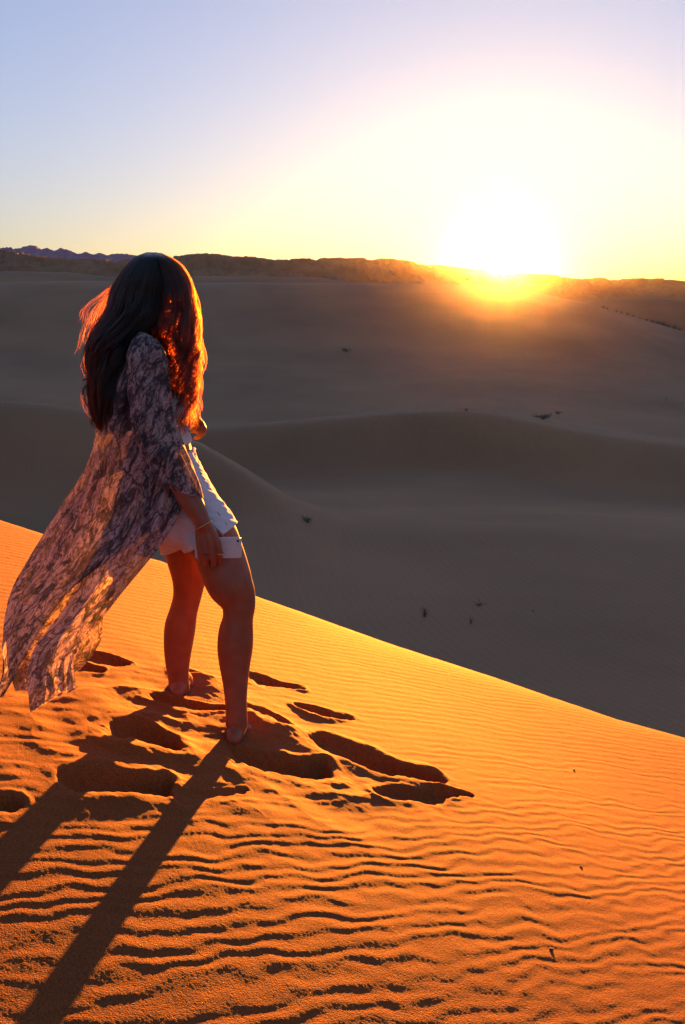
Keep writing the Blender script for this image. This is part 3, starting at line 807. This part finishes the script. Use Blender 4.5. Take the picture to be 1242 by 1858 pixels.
def sleeve_grid(n=84, m=130):
    q = cat([(*P(a, b, Y), h * pxm(Y, b)) for a, b, Y, h in SLEEVE], m)
    c, r = q[:, :3], q[:, 3]
    T = np.gradient(c, axis=0); T /= np.linalg.norm(T, axis=1)[:, None]
    T[-34:] = T[-34:] + np.linspace(0, 1, 34)[:, None] * np.array([-.80, 0, -.1]); T /= np.linalg.norm(T, axis=1)[:, None]
    out = np.zeros((m, n, 3)); A = np.cross(T[0], [0, 1., 0]); A /= np.linalg.norm(A)
    th = np.arange(n) / n * 2 * np.pi
    for i in range(m):
        A = A - T[i] * np.dot(A, T[i]); A /= np.linalg.norm(A); B = np.cross(T[i], A)
        v = i / m
        w = 1 + .05 * np.sin(5 * th + 3 * v) * v + .07 * noise2(np.cos(th) * 2 + 7, np.sin(th) * 2 + v * 9) + .05 * noise2(np.cos(th) * 4, np.sin(th) * 4 + v * 16)
        out[i] = c[i] + (r[i] * w * np.cos(th))[:, None] * A + (r[i] * 1.22 * w * np.sin(th))[:, None] * B
    return out

def merge_grids(name, parts):
    """several grids joined into one mesh"""
    vs, fs, k = [], [], 0
    for V, closed in parts:
        n, m = V.shape[:2]
        i, j = np.meshgrid(np.arange(n - 1), np.arange(m if closed else m - 1), indexing='ij'); j2 = (j + 1) % m
        fs.append(np.stack([i * m + j, i * m + j2, (i + 1) * m + j2, (i + 1) * m + j], -1).reshape(-1, 4) + k)
        vs.append(V.reshape(-1, 3)); k += n * m
    vs, q = np.concatenate(vs), np.concatenate(fs)
    me = bpy.data.meshes.new(name); me.vertices.add(len(vs)); me.vertices.foreach_set('co', vs.reshape(-1).astype(np.float32))
    me.loops.add(q.size); me.loops.foreach_set('vertex_index', q.reshape(-1).astype(np.int32))
    me.polygons.add(len(q)); me.polygons.foreach_set('loop_start', np.arange(0, q.size, 4, dtype=np.int32)); me.polygons.foreach_set('loop_total', np.full(len(q), 4, dtype=np.int32))
    me.polygons.foreach_set('use_smooth', np.full(len(q), True)); me.update(calc_edges=True); return me

robe_me = merge_grids('robe', [
    (keep_above(sheet(ROBE_A, 110, 220, .023, 7., 1.3, (.4, .9))), False),
    (keep_above(sheet(ROBE_B, 80, 180, .022, 4., 5.1, (.5, .9), .008)), False),
    (keep_above(sheet(ROBE_C, 90, 140, .014, 6., 9.7, (.5, .9), .008)), False),
    (sleeve_grid(), True)])
robe = link('robe', robe_me, M_ROBE); local(robe)

# ------------------------------------------------------------------ hair
def hair_mat(name, mel, red):
    N = NT(name)
    h = N.n('ShaderNodeBsdfHairPrincipled'); h.parametrization = 'MELANIN'
    for k, v in (('Melanin', mel), ('Melanin Redness', red), ('Roughness', .34), ('Radial Roughness', .35), ('Coat', .0), ('Random Color', .1), ('Random Roughness', .2)):
        if k in h.inputs: h.inputs[k].default_value = v
    N.l(h.outputs[0], N.out.inputs['Surface']); return N.m
M_HAIR = hair_mat('shaded_dark_brown_hair', .97, .9)  # same hair throughout; melanin raised here to paint the shaded back
M_HAIR_F = hair_mat('sunlit_brown_hair', .82, 1.0)  # melanin lowered to put the backlit glow into the hair colour
M_CORE = solid_mat('hair_core', (.012, .007, .005), .55)

# px rows: py, left, right, mid depth, half depth
BACK = [(458, 266, 286, 3.44, .03), (466, 246, 300, 3.44, .085), (480, 231, 304, 3.44, .106), (505, 212, 306, 3.44, .118), (535, 199, 303, 3.44, .120), (565, 192, 296, 3.435, .125), (595, 173, 276, 3.43, .12), (620, 163, 252, 3.425, .12),
        (645, 160, 241, 3.42, .115), (690, 163, 231, 3.415, .105), (740, 168, 231, 3.41, .095), (772, 180, 233, 3.40, .08), (792, 200, 232, 3.40, .06)]
FRONT = [(459, 274, 292, 3.44, .03), (468, 270, 312, 3.44, .085), (482, 276, 331, 3.44, .10), (505, 284, 345, 3.44, .105), (535, 288, 354, 3.43, .110), (565, 288, 359, 3.42, .105), (595, 284, 360, 3.40, .095), (625, 284, 361, 3.385, .08),
         (655, 287, 359, 3.375, .07), (690, 291, 356, 3.37, .065), (730, 300, 351, 3.365, .055), (765, 308, 345, 3.36, .05), (800, 317, 331, 3.36, .035)]
def mass_rows(rows, n):
    q = cat(np.array(rows, float), n); return q
def mass_point(q, i, a, b):
    """a across, b in depth, both in the unit disc"""
    return P(.5 * (q[i, 1] + q[i, 2]) + .5 * (q[i, 2] - q[i, 1]) * a, q[i, 0], q[i, 3] + q[i, 4] * b)

def strands(rows, count, n=40, shell=.5, wave=5.5, seed=1, rad=.0009, fly=0., short=.84, gather=1.):
    r_ = np.random.default_rng(seed)
    q = mass_rows(rows, n)
    s = np.linspace(0, 1, n)
    ang = r_.uniform(0, 2 * np.pi, count); rr = r_.uniform(shell ** 2, 1, count) ** .5
    a0, b0 = rr * np.cos(ang), rr * np.sin(ang)
    # strands gather into locks
    lock = (np.round(ang / .16) * .16) + .03 * noise2(ang * 9, rr * 5); pull = np.clip(r_.uniform(.1, .8, count) * gather, 0, .92)
    out_ = .90 + .16 * noise2(np.cos(lock) * 7 + seed, np.sin(lock) * 7)
    la, lb = np.cos(lock) * out_, np.sin(lock) * out_
    lp = noise2(np.cos(lock) * 3 + seed, np.sin(lock) * 3) * 7 + r_.normal(0, .45, count)
    lf = 2.7 + 1.4 * noise2(np.cos(lock) * 5 + 9, np.sin(lock) * 5 + seed)
    end = r_.uniform(short, 1.0, count) * (1 - .05 * (np.abs(np.sin(lock * 5)))) 
    out = np.zeros((count, n, 3)); radius = np.zeros((count, n))
    for k in range(count):
        t = s * end[k]; idx = t * (n - 1); i0 = np.minimum(idx.astype(int), n - 2); fr = (idx - i0)[:, None]
        Q = q[i0] * (1 - fr) + q[i0 + 1] * fr
        g = sm(t, .25, .85) * pull[k]
        a = a0[k] * (1 - g) + la[k] * g; b = b0[k] * (1 - g) + lb[k] * g
        wv = wave * sm(t, .2, .75)
        x = .5 * (Q[:, 1] + Q[:, 2]) + .5 * (Q[:, 2] - Q[:, 1]) * a + wv * np.sin(2 * np.pi * lf[k] * t * 1.6 + lp[k])
        Y = Q[:, 3] + Q[:, 4] * b + .0019 * wv * np.cos(2 * np.pi * lf[k] * t * 1.6 + lp[k])
        y = Q[:, 0] + wv * .3 * np.sin(2 * np.pi * lf[k] * t * 2.1 + lp[k] + 1)
        if fly: 
            h = r_.normal(0, 1, 3)
            x = x + fly * h[0] * t ** 1.5 * 6 + fly * 2 * np.sin(t * 9 + h[2] * 3) * t; y = y + fly * h[1] * t * 3
        p = P(x, y, Y).T
        out[k] = p; radius[k] = rad * (1 - .65 * s ** 3)
    return out, radius

def hand_strands(guides, per, n=26, spread=7., seed=3, rad=.0006):
    """loose locks: guide polylines (px,py,Y) with jittered copies"""
    r_ = np.random.default_rng(seed); o, rd = [], []
    s = np.linspace(0, 1, n)
    for g in guides:
        c = cat(np.array(g, float), n)
        for k in range(per):
            j = r_.normal(0, 1, 6); sp = spread * (.25 + s) 
            x = c[:, 0] + sp * .55 * j[0] + 2.2 * s * np.sin(9 * s + j[2] * 2) + 1.2 * np.sin(17 * s + j[3] * 3) * s
            y = c[:, 1] + sp * .45 * j[1]
            Y = c[:, 2] + .02 * j[4] * s
            L_ = r_.uniform(.6, 1.)
            o.append(P(np.interp(s * L_, s, x), np.interp(s * L_, s, y), np.interp(s * L_, s, Y)).T); rd.append(rad * (1 - .6 * s))
    return np.array(o), np.array(rd)

def loft_core(rows, k, lo, hi):
    q = mass_rows(rows, 60); i0, i1 = int(lo * 59), int(hi * 59)
    bm = bmesh.new(); rings = []
    for i in range(i0, i1 + 1):
        f = k * min(1, .35 + .2 * (i1 - i))
        rings.append([mass_point(q, i, f * math.cos(t), f * math.sin(t)) for t in np.arange(28) / 28 * 2 * np.pi])
    rings_mesh(bm, rings); return bm
cb = loft_core(BACK, .84, .02, .93)
cf = loft_core(FRONT, .34, .05, .30)
_t = bpy.data.meshes.new('t'); cf.to_mesh(_t); cf.free(); cb.from_mesh(_t); bpy.data.meshes.remove(_t)
bmesh.ops.recalc_face_normals(cb, faces=cb.faces)
hair = local(bm_obj('hair', cb, M_CORE))

WISPS = [[(214, 505, 3.45), (186, 548, 3.46), (166, 580, 3.47), (154, 612, 3.47), (152, 640, 3.47)],
         [(206, 522, 3.46), (184, 552, 3.47), (170, 590, 3.47), (160, 622, 3.48)],
         [(206, 516, 3.44), (182, 540, 3.46), (160, 560, 3.48), (148, 590, 3.48)],
         [(200, 545, 3.45), (182, 570, 3.46), (172, 600, 3.47), (158, 620, 3.47), (150, 652, 3.47)],
         [(196, 560, 3.45), (180, 590, 3.46), (166, 612, 3.47), (160, 640, 3.47)]]
CURLS = [[(172, 655, 3.42), (160, 682, 3.42), (146, 692, 3.42)], [(170, 690, 3.42), (152, 705, 3.42), (154, 730, 3.42), (168, 742, 3.42)],
         [(180, 745, 3.41), (166, 765, 3.41), (172, 778, 3.41)], [(345, 700, 3.36), (350, 722, 3.36), (361, 733, 3.36)], [(338, 735, 3.36), (344, 755, 3.36), (352, 762, 3.36)],
         [(222, 770, 3.40), (226, 788, 3.40), (234, 798, 3.40)], [(330, 730, 3.35), (318, 760, 3.34), (322, 790, 3.34)]]
NECK = [[(252, 585, 3.40), (262, 602, 3.38), (276, 618, 3.36), (288, 640, 3.35)], [(262, 590, 3.40), (272, 606, 3.38), (284, 622, 3.36), (292, 645, 3.35)]]
back_sets = [strands(BACK, 3900, shell=.62, wave=9.5, seed=11, rad=.0011, gather=1.2), strands(BACK, 520, shell=.98, wave=9, seed=13, fly=1.2, rad=.00038),
    hand_strands(CURLS, 22, spread=2.2, seed=16, rad=.0007)]
front_sets = [strands(FRONT, 640, shell=.45, wave=11.0, seed=12, rad=.0010, gather=1.5), strands(FRONT, 420, shell=.98, wave=10, seed=14, fly=1.1, rad=.00038),
    hand_strands(WISPS, 11, spread=13., seed=15, rad=.0004), hand_strands(NECK, 50, spread=5, seed=17)]
def hair_object(name, sets, mat):
    hc = bpy.data.hair_curves.new(name)
    sizes, pos, rad = [], [], []
    for p_, r_ in sets:
        sizes += [p_.shape[1]] * len(p_); pos.append(p_.reshape(-1, 3)); rad.append(r_.reshape(-1))
    hc.add_curves(sizes)
    pos = np.concatenate(pos) - np.array(person.location)
    hc.attributes['position'].data.foreach_set('vector', pos.astype(np.float32).reshape(-1))
    ra_ = hc.attributes.get('radius') or hc.attributes.new('radius', 'FLOAT', 'POINT')
    ra_.data.foreach_set('value', np.concatenate(rad).astype(np.float32))
    hc.materials.append(mat)
    ho = bpy.data.objects.new(name, hc); COL.objects.link(ho); ho.parent = hair
hair_object('back_hair', back_sets, M_HAIR)
hair_object('front_locks', front_sets, M_HAIR_F)
# ------------------------------------------------------------------ desert plants and bits lying on the sand
def far_hit(px, py):
    """point of the dune field seen at (px,py)"""
    x, y, z = ray(px, py); az = math.atan2(x, y); te = float(z) / math.hypot(x, y)
    j = int(np.clip(np.searchsorted(FAR_AZ, az), 1, len(FAR_AZ) - 1))
    f = (az - FAR_AZ[j - 1]) / (FAR_AZ[j] - FAR_AZ[j - 1])
    zc = FAR_Z[:, j - 1] * (1 - f) + FAR_Z[:, j] * f
    k = np.where((zc >= te * FAR_R) & (FAR_R > 14))[0]
    i = k[0]; r = FAR_R[i]
    return Vector((r * math.sin(az), r * math.cos(az), float(zc[i])))

def leaf_mat(name, c):
    N = NT(name); b = N.n('ShaderNodeBsdfPrincipled'); N.set(b, Roughness=.8)
    geo = N.n('ShaderNodeNewGeometry'); n1 = N.n('ShaderNodeTexNoise'); N.l(geo.outputs['Position'], n1.inputs['Vector']); N.set(n1, Scale=9., Detail=3.)
    r = ramp(N, n1.outputs['Fac'], [(.3, tuple(k * .6 for k in c)), (.7, c)]); N.l(r.outputs[0], b.inputs['Base Color'])
    N.l(b.outputs[0], N.out.inputs['Surface']); return N.m
M_LEAF, M_STEM = leaf_mat('scrub_leaf', (.10, .085, .05)), leaf_mat('scrub_stem', (.085, .055, .035))

def scrub(loc, h, spread, stems, label, group=None, seed=0, name='desert_shrub', cat_='shrub', leafsize=.03, leaves=14):
    r_ = random.Random(seed)
    o = bpy.data.objects.new(name, None); COL.objects.link(o); o.location = loc; tag(o, label, cat_, group)
    bs, bl = bmesh.new(), bmesh.new()
    for k in range(stems):
        a = r_.uniform(0, 2 * math.pi); tilt = r_.uniform(.1, 1) * spread; hh = h * r_.uniform(.55, 1)
        base = np.array([r_.gauss(0, .06) * spread, r_.gauss(0, .06) * spread, -.03])
        tip = base + np.array([math.cos(a) * tilt, math.sin(a) * tilt, hh])
        mid = (base + tip) / 2 + np.array([math.cos(a) * tilt * -.12, math.sin(a) * tilt * -.12, hh * .12])
        tube(bs, [(*base, h * .022), (*mid, h * .015), (*tip, h * .006)], seg=5, sub=3)
        for q in range(leaves):
            t = r_.uniform(.25, 1.05); p = (1 - t) ** 2 * base + 2 * t * (1 - t) * mid + t * t * tip
            p = p + np.array([r_.gauss(0, 1), r_.gauss(0, 1), r_.gauss(0, .8)]) * leafsize * 1.2
            d = Vector((r_.gauss(0, 1), r_.gauss(0, 1), r_.gauss(.3, 1))).normalized(); s_ = d.orthogonal().normalized()
            L_ = leafsize * r_.uniform(.7, 1.5); w = L_ * .35; p = Vector(p)
            bl.faces.new([bl.verts.new(v) for v in (p, p + d * L_ * .5 + s_ * w, p + d * L_, p + d * L_ * .5 - s_ * w)])
    bmesh.ops.recalc_face_normals(bs, faces=bs.faces)
    bm_obj('stems', bs, M_STEM, o); bm_obj('leaves', bl, M_LEAF, o, smooth=False)
    return o

def px_size(loc, n): return n * loc.y / FPX         # metres spanned by n photo pixels at that place
for i, (px, py, hpx, st, lab) in enumerate([
        (770, 1122, 22, 9, 'sparse dark weed with upright twigs, taller of two on the valley floor'),
        (853, 1133, 15, 8, 'small dark weed, shorter of two growing side by side on the valley floor'),
        (966, 1114, 9, 4, 'tiny lone sprig right of the half-buried twigs in the valley'),
        (1208, 728, 6, 5, 'tiny dark tuft alone on the big dune near the right edge')]):
    l = far_hit(px, py); h = px_size(l, hpx)
    scrub(l, h, h * .5, st, lab, seed=i + 3, leafsize=h * .09, leaves=9, name='desert_weed', cat_='weed')
for i, (px, py, hpx, st, lab) in enumerate([
        (558, 952, 11, 12, 'low dry tuft half buried at the foot of the left dune spur'),
        (868, 1103, 9, 9, 'half-buried twigs with a small sand tail on the valley floor'),
        (845, 748, 5, 10, 'small dark tuft on the crest of the middle dune'),
        (985, 762, 11, 22, 'dark flat scrub patch in the hollow behind the middle dune'),
        (1012, 752, 6, 12, 'small scrub tuft right of the dark patch behind the middle dune'),
        (628, 640, 6, 16, 'faint low scrub patch halfway up the big dune')]):
    l = far_hit(px, py); h = px_size(l, hpx)
    scrub(l, h, h * 1.9, st, lab, seed=i + 30, leafsize=h * .16, leaves=16)
ROW = [(1094, 562, 6), (1101, 566, 5), (1118, 571, 5), (1127, 574, 6), (1138, 578, 6), (1148, 580, 5), (1160, 584, 5), (1172, 586, 6), (1182, 590, 7), (1192, 593, 8), (1202, 597, 10), (1212, 599, 9), (1222, 602, 9), (1232, 606, 7)]
for i, (px, py, hpx) in enumerate(ROW):
    c0 = curve([(-800, 500), (1800, 500)], 250)
    x, y, z = ray(px, py); az = math.atan2(x, y)
    j = int(np.searchsorted(FAR_AZ, az)); kk = np.where((FAR_R > 190) & (FAR_R < 275))[0]
    ii = kk[np.argmax(FAR_Z[kk, j] / FAR_R[kk])]
    l = Vector((FAR_R[ii] * math.sin(az), FAR_R[ii] * math.cos(az), FAR_Z[ii, j] - .1)); h = px_size(l, hpx * .75)
    scrub(l, h, h * 1.1, 12, 'dark shrub in the line along the descending crest of the big dune', 'shrubs along the crest of the big dune', seed=60 + i, leafsize=h * .2, leaves=14)

M_PEB = leaf_mat('dark_stone', (.05, .035, .025))
for i, (px, py, s_, lab) in enumerate([(1000, 1722, .005, 'dark pebble on the rippled sand low in the foreground'), (1041, 1398, .005, 'dark speck of stone on the smooth bright sand, highest of three'), (1054, 1574, .004, 'small dark pebble on ripples between two other pebbles')]):
    p = hit(px, py); bm = bmesh.new(); bmesh.ops.create_icosphere(bm, subdivisions=3, radius=1)
    for v in bm.verts:
        d = 1 + .25 * float(noise2(v.co.x * 1.5 + i * 7, v.co.y * 1.5 + v.co.z * 2)); v.co = Vector((v.co.x * s_ * 1.5 * d, v.co.y * s_ * d, v.co.z * s_ * .7 * d))
    o = bm_obj('pebble', bm, M_PEB); o.location = (p[0], p[1], ground_at(p[0], p[1]) + s_ * .3); o.rotation_euler = (0, 0, i * 1.1); tag(o, lab, 'pebble')
# ------------------------------------------------------------------ haze
def haze():
    bm = bmesh.new()
    bmesh.ops.create_cube(bm, size=1)
    N = NT('haze_air')
    v = N.n('ShaderNodeVolumePrincipled')
    v.inputs['Color'].default_value = rgb(.95, .93, .92)
    v.inputs['Density'].default_value = HAZE_D
    v.inputs['Anisotropy'].default_value = HAZE_G
    N.l(v.outputs[0], N.out.inputs['Volume'])
    lo, hi = Vector((-1450, -1450, -60)), Vector((1450, 1450, 43))
    bm.transform(Matrix.Translation((lo + hi) / 2) @ Matrix.Diagonal((*(hi - lo), 1)))
    o = bm_obj('haze', bm, N.m, smooth=False); o['kind'] = 'stuff'
HAZE_D, HAZE_G = .000022, .968
haze()

# ------------------------------------------------------------------ light, sky, camera
W = bpy.data.worlds.new('World'); sc.world = W; W.use_nodes = True
wt = W.node_tree; wt.nodes.clear()
sky = wt.nodes.new('ShaderNodeTexSky'); sky.sky_type = 'NISHITA'; sky.sun_disc = False
sky.sun_elevation = SUN_EL; sky.sun_rotation = SUN_AZ
sky.altitude = 100; sky.air_density = 1.0; sky.dust_density = 1.0; sky.ozone_density = 1.2
bg = wt.nodes.new('ShaderNodeBackground'); bg.inputs['Strength'].default_value = SKY_K = .031
wo = wt.nodes.new('ShaderNodeOutputWorld')
wb = wt.nodes.new('ShaderNodeMix'); wb.data_type = 'RGBA'; wb.blend_type = 'MULTIPLY'; wb.inputs[0].default_value = 1
wb.inputs[7].default_value = (.61, .755, 1.23, 1)          # white balance of the evening sky
gm = wt.nodes.new('ShaderNodeGamma'); gm.inputs['Gamma'].default_value = .6
wt.links.new(sky.outputs[0], gm.inputs['Color']); wt.links.new(gm.outputs[0], wb.inputs[6]); wt.links.new(wb.outputs[2], bg.inputs['Color']); wt.links.new(bg.outputs[0], wo.inputs['Surface'])

L = bpy.data.lights.new('sun', 'SUN'); L.energy = 2.9; L.angle = R(.5); L.color = (1.0, .29, .025)
lo = bpy.data.objects.new('sun', L); COL.objects.link(lo)
lo.rotation_euler = Vector(SUN_DIR).to_track_quat('Z', 'Y').to_euler()

cam = bpy.data.cameras.new('camera'); cam.sensor_fit = 'VERTICAL'; cam.sensor_height = 36; cam.lens = 36 * FPX / 1858
cam.clip_start = .05; cam.clip_end = 40000
co = bpy.data.objects.new('camera', cam); COL.objects.link(co)
co.rotation_euler = (R(90) - PITCH, 0, 0)
sc.camera = co

sc.view_settings.view_transform = 'Standard'; sc.view_settings.look = 'None'; sc.view_settings.gamma = 1
sc.view_settings.exposure = 3.75
sc.render.engine = 'CYCLES'
cy = sc.cycles
cy.use_denoising = True
cy.max_bounces = 6; cy.diffuse_bounces = 3; cy.volume_bounces = 0; cy.transparent_max_bounces = 24
cy.sample_clamp_indirect = 6
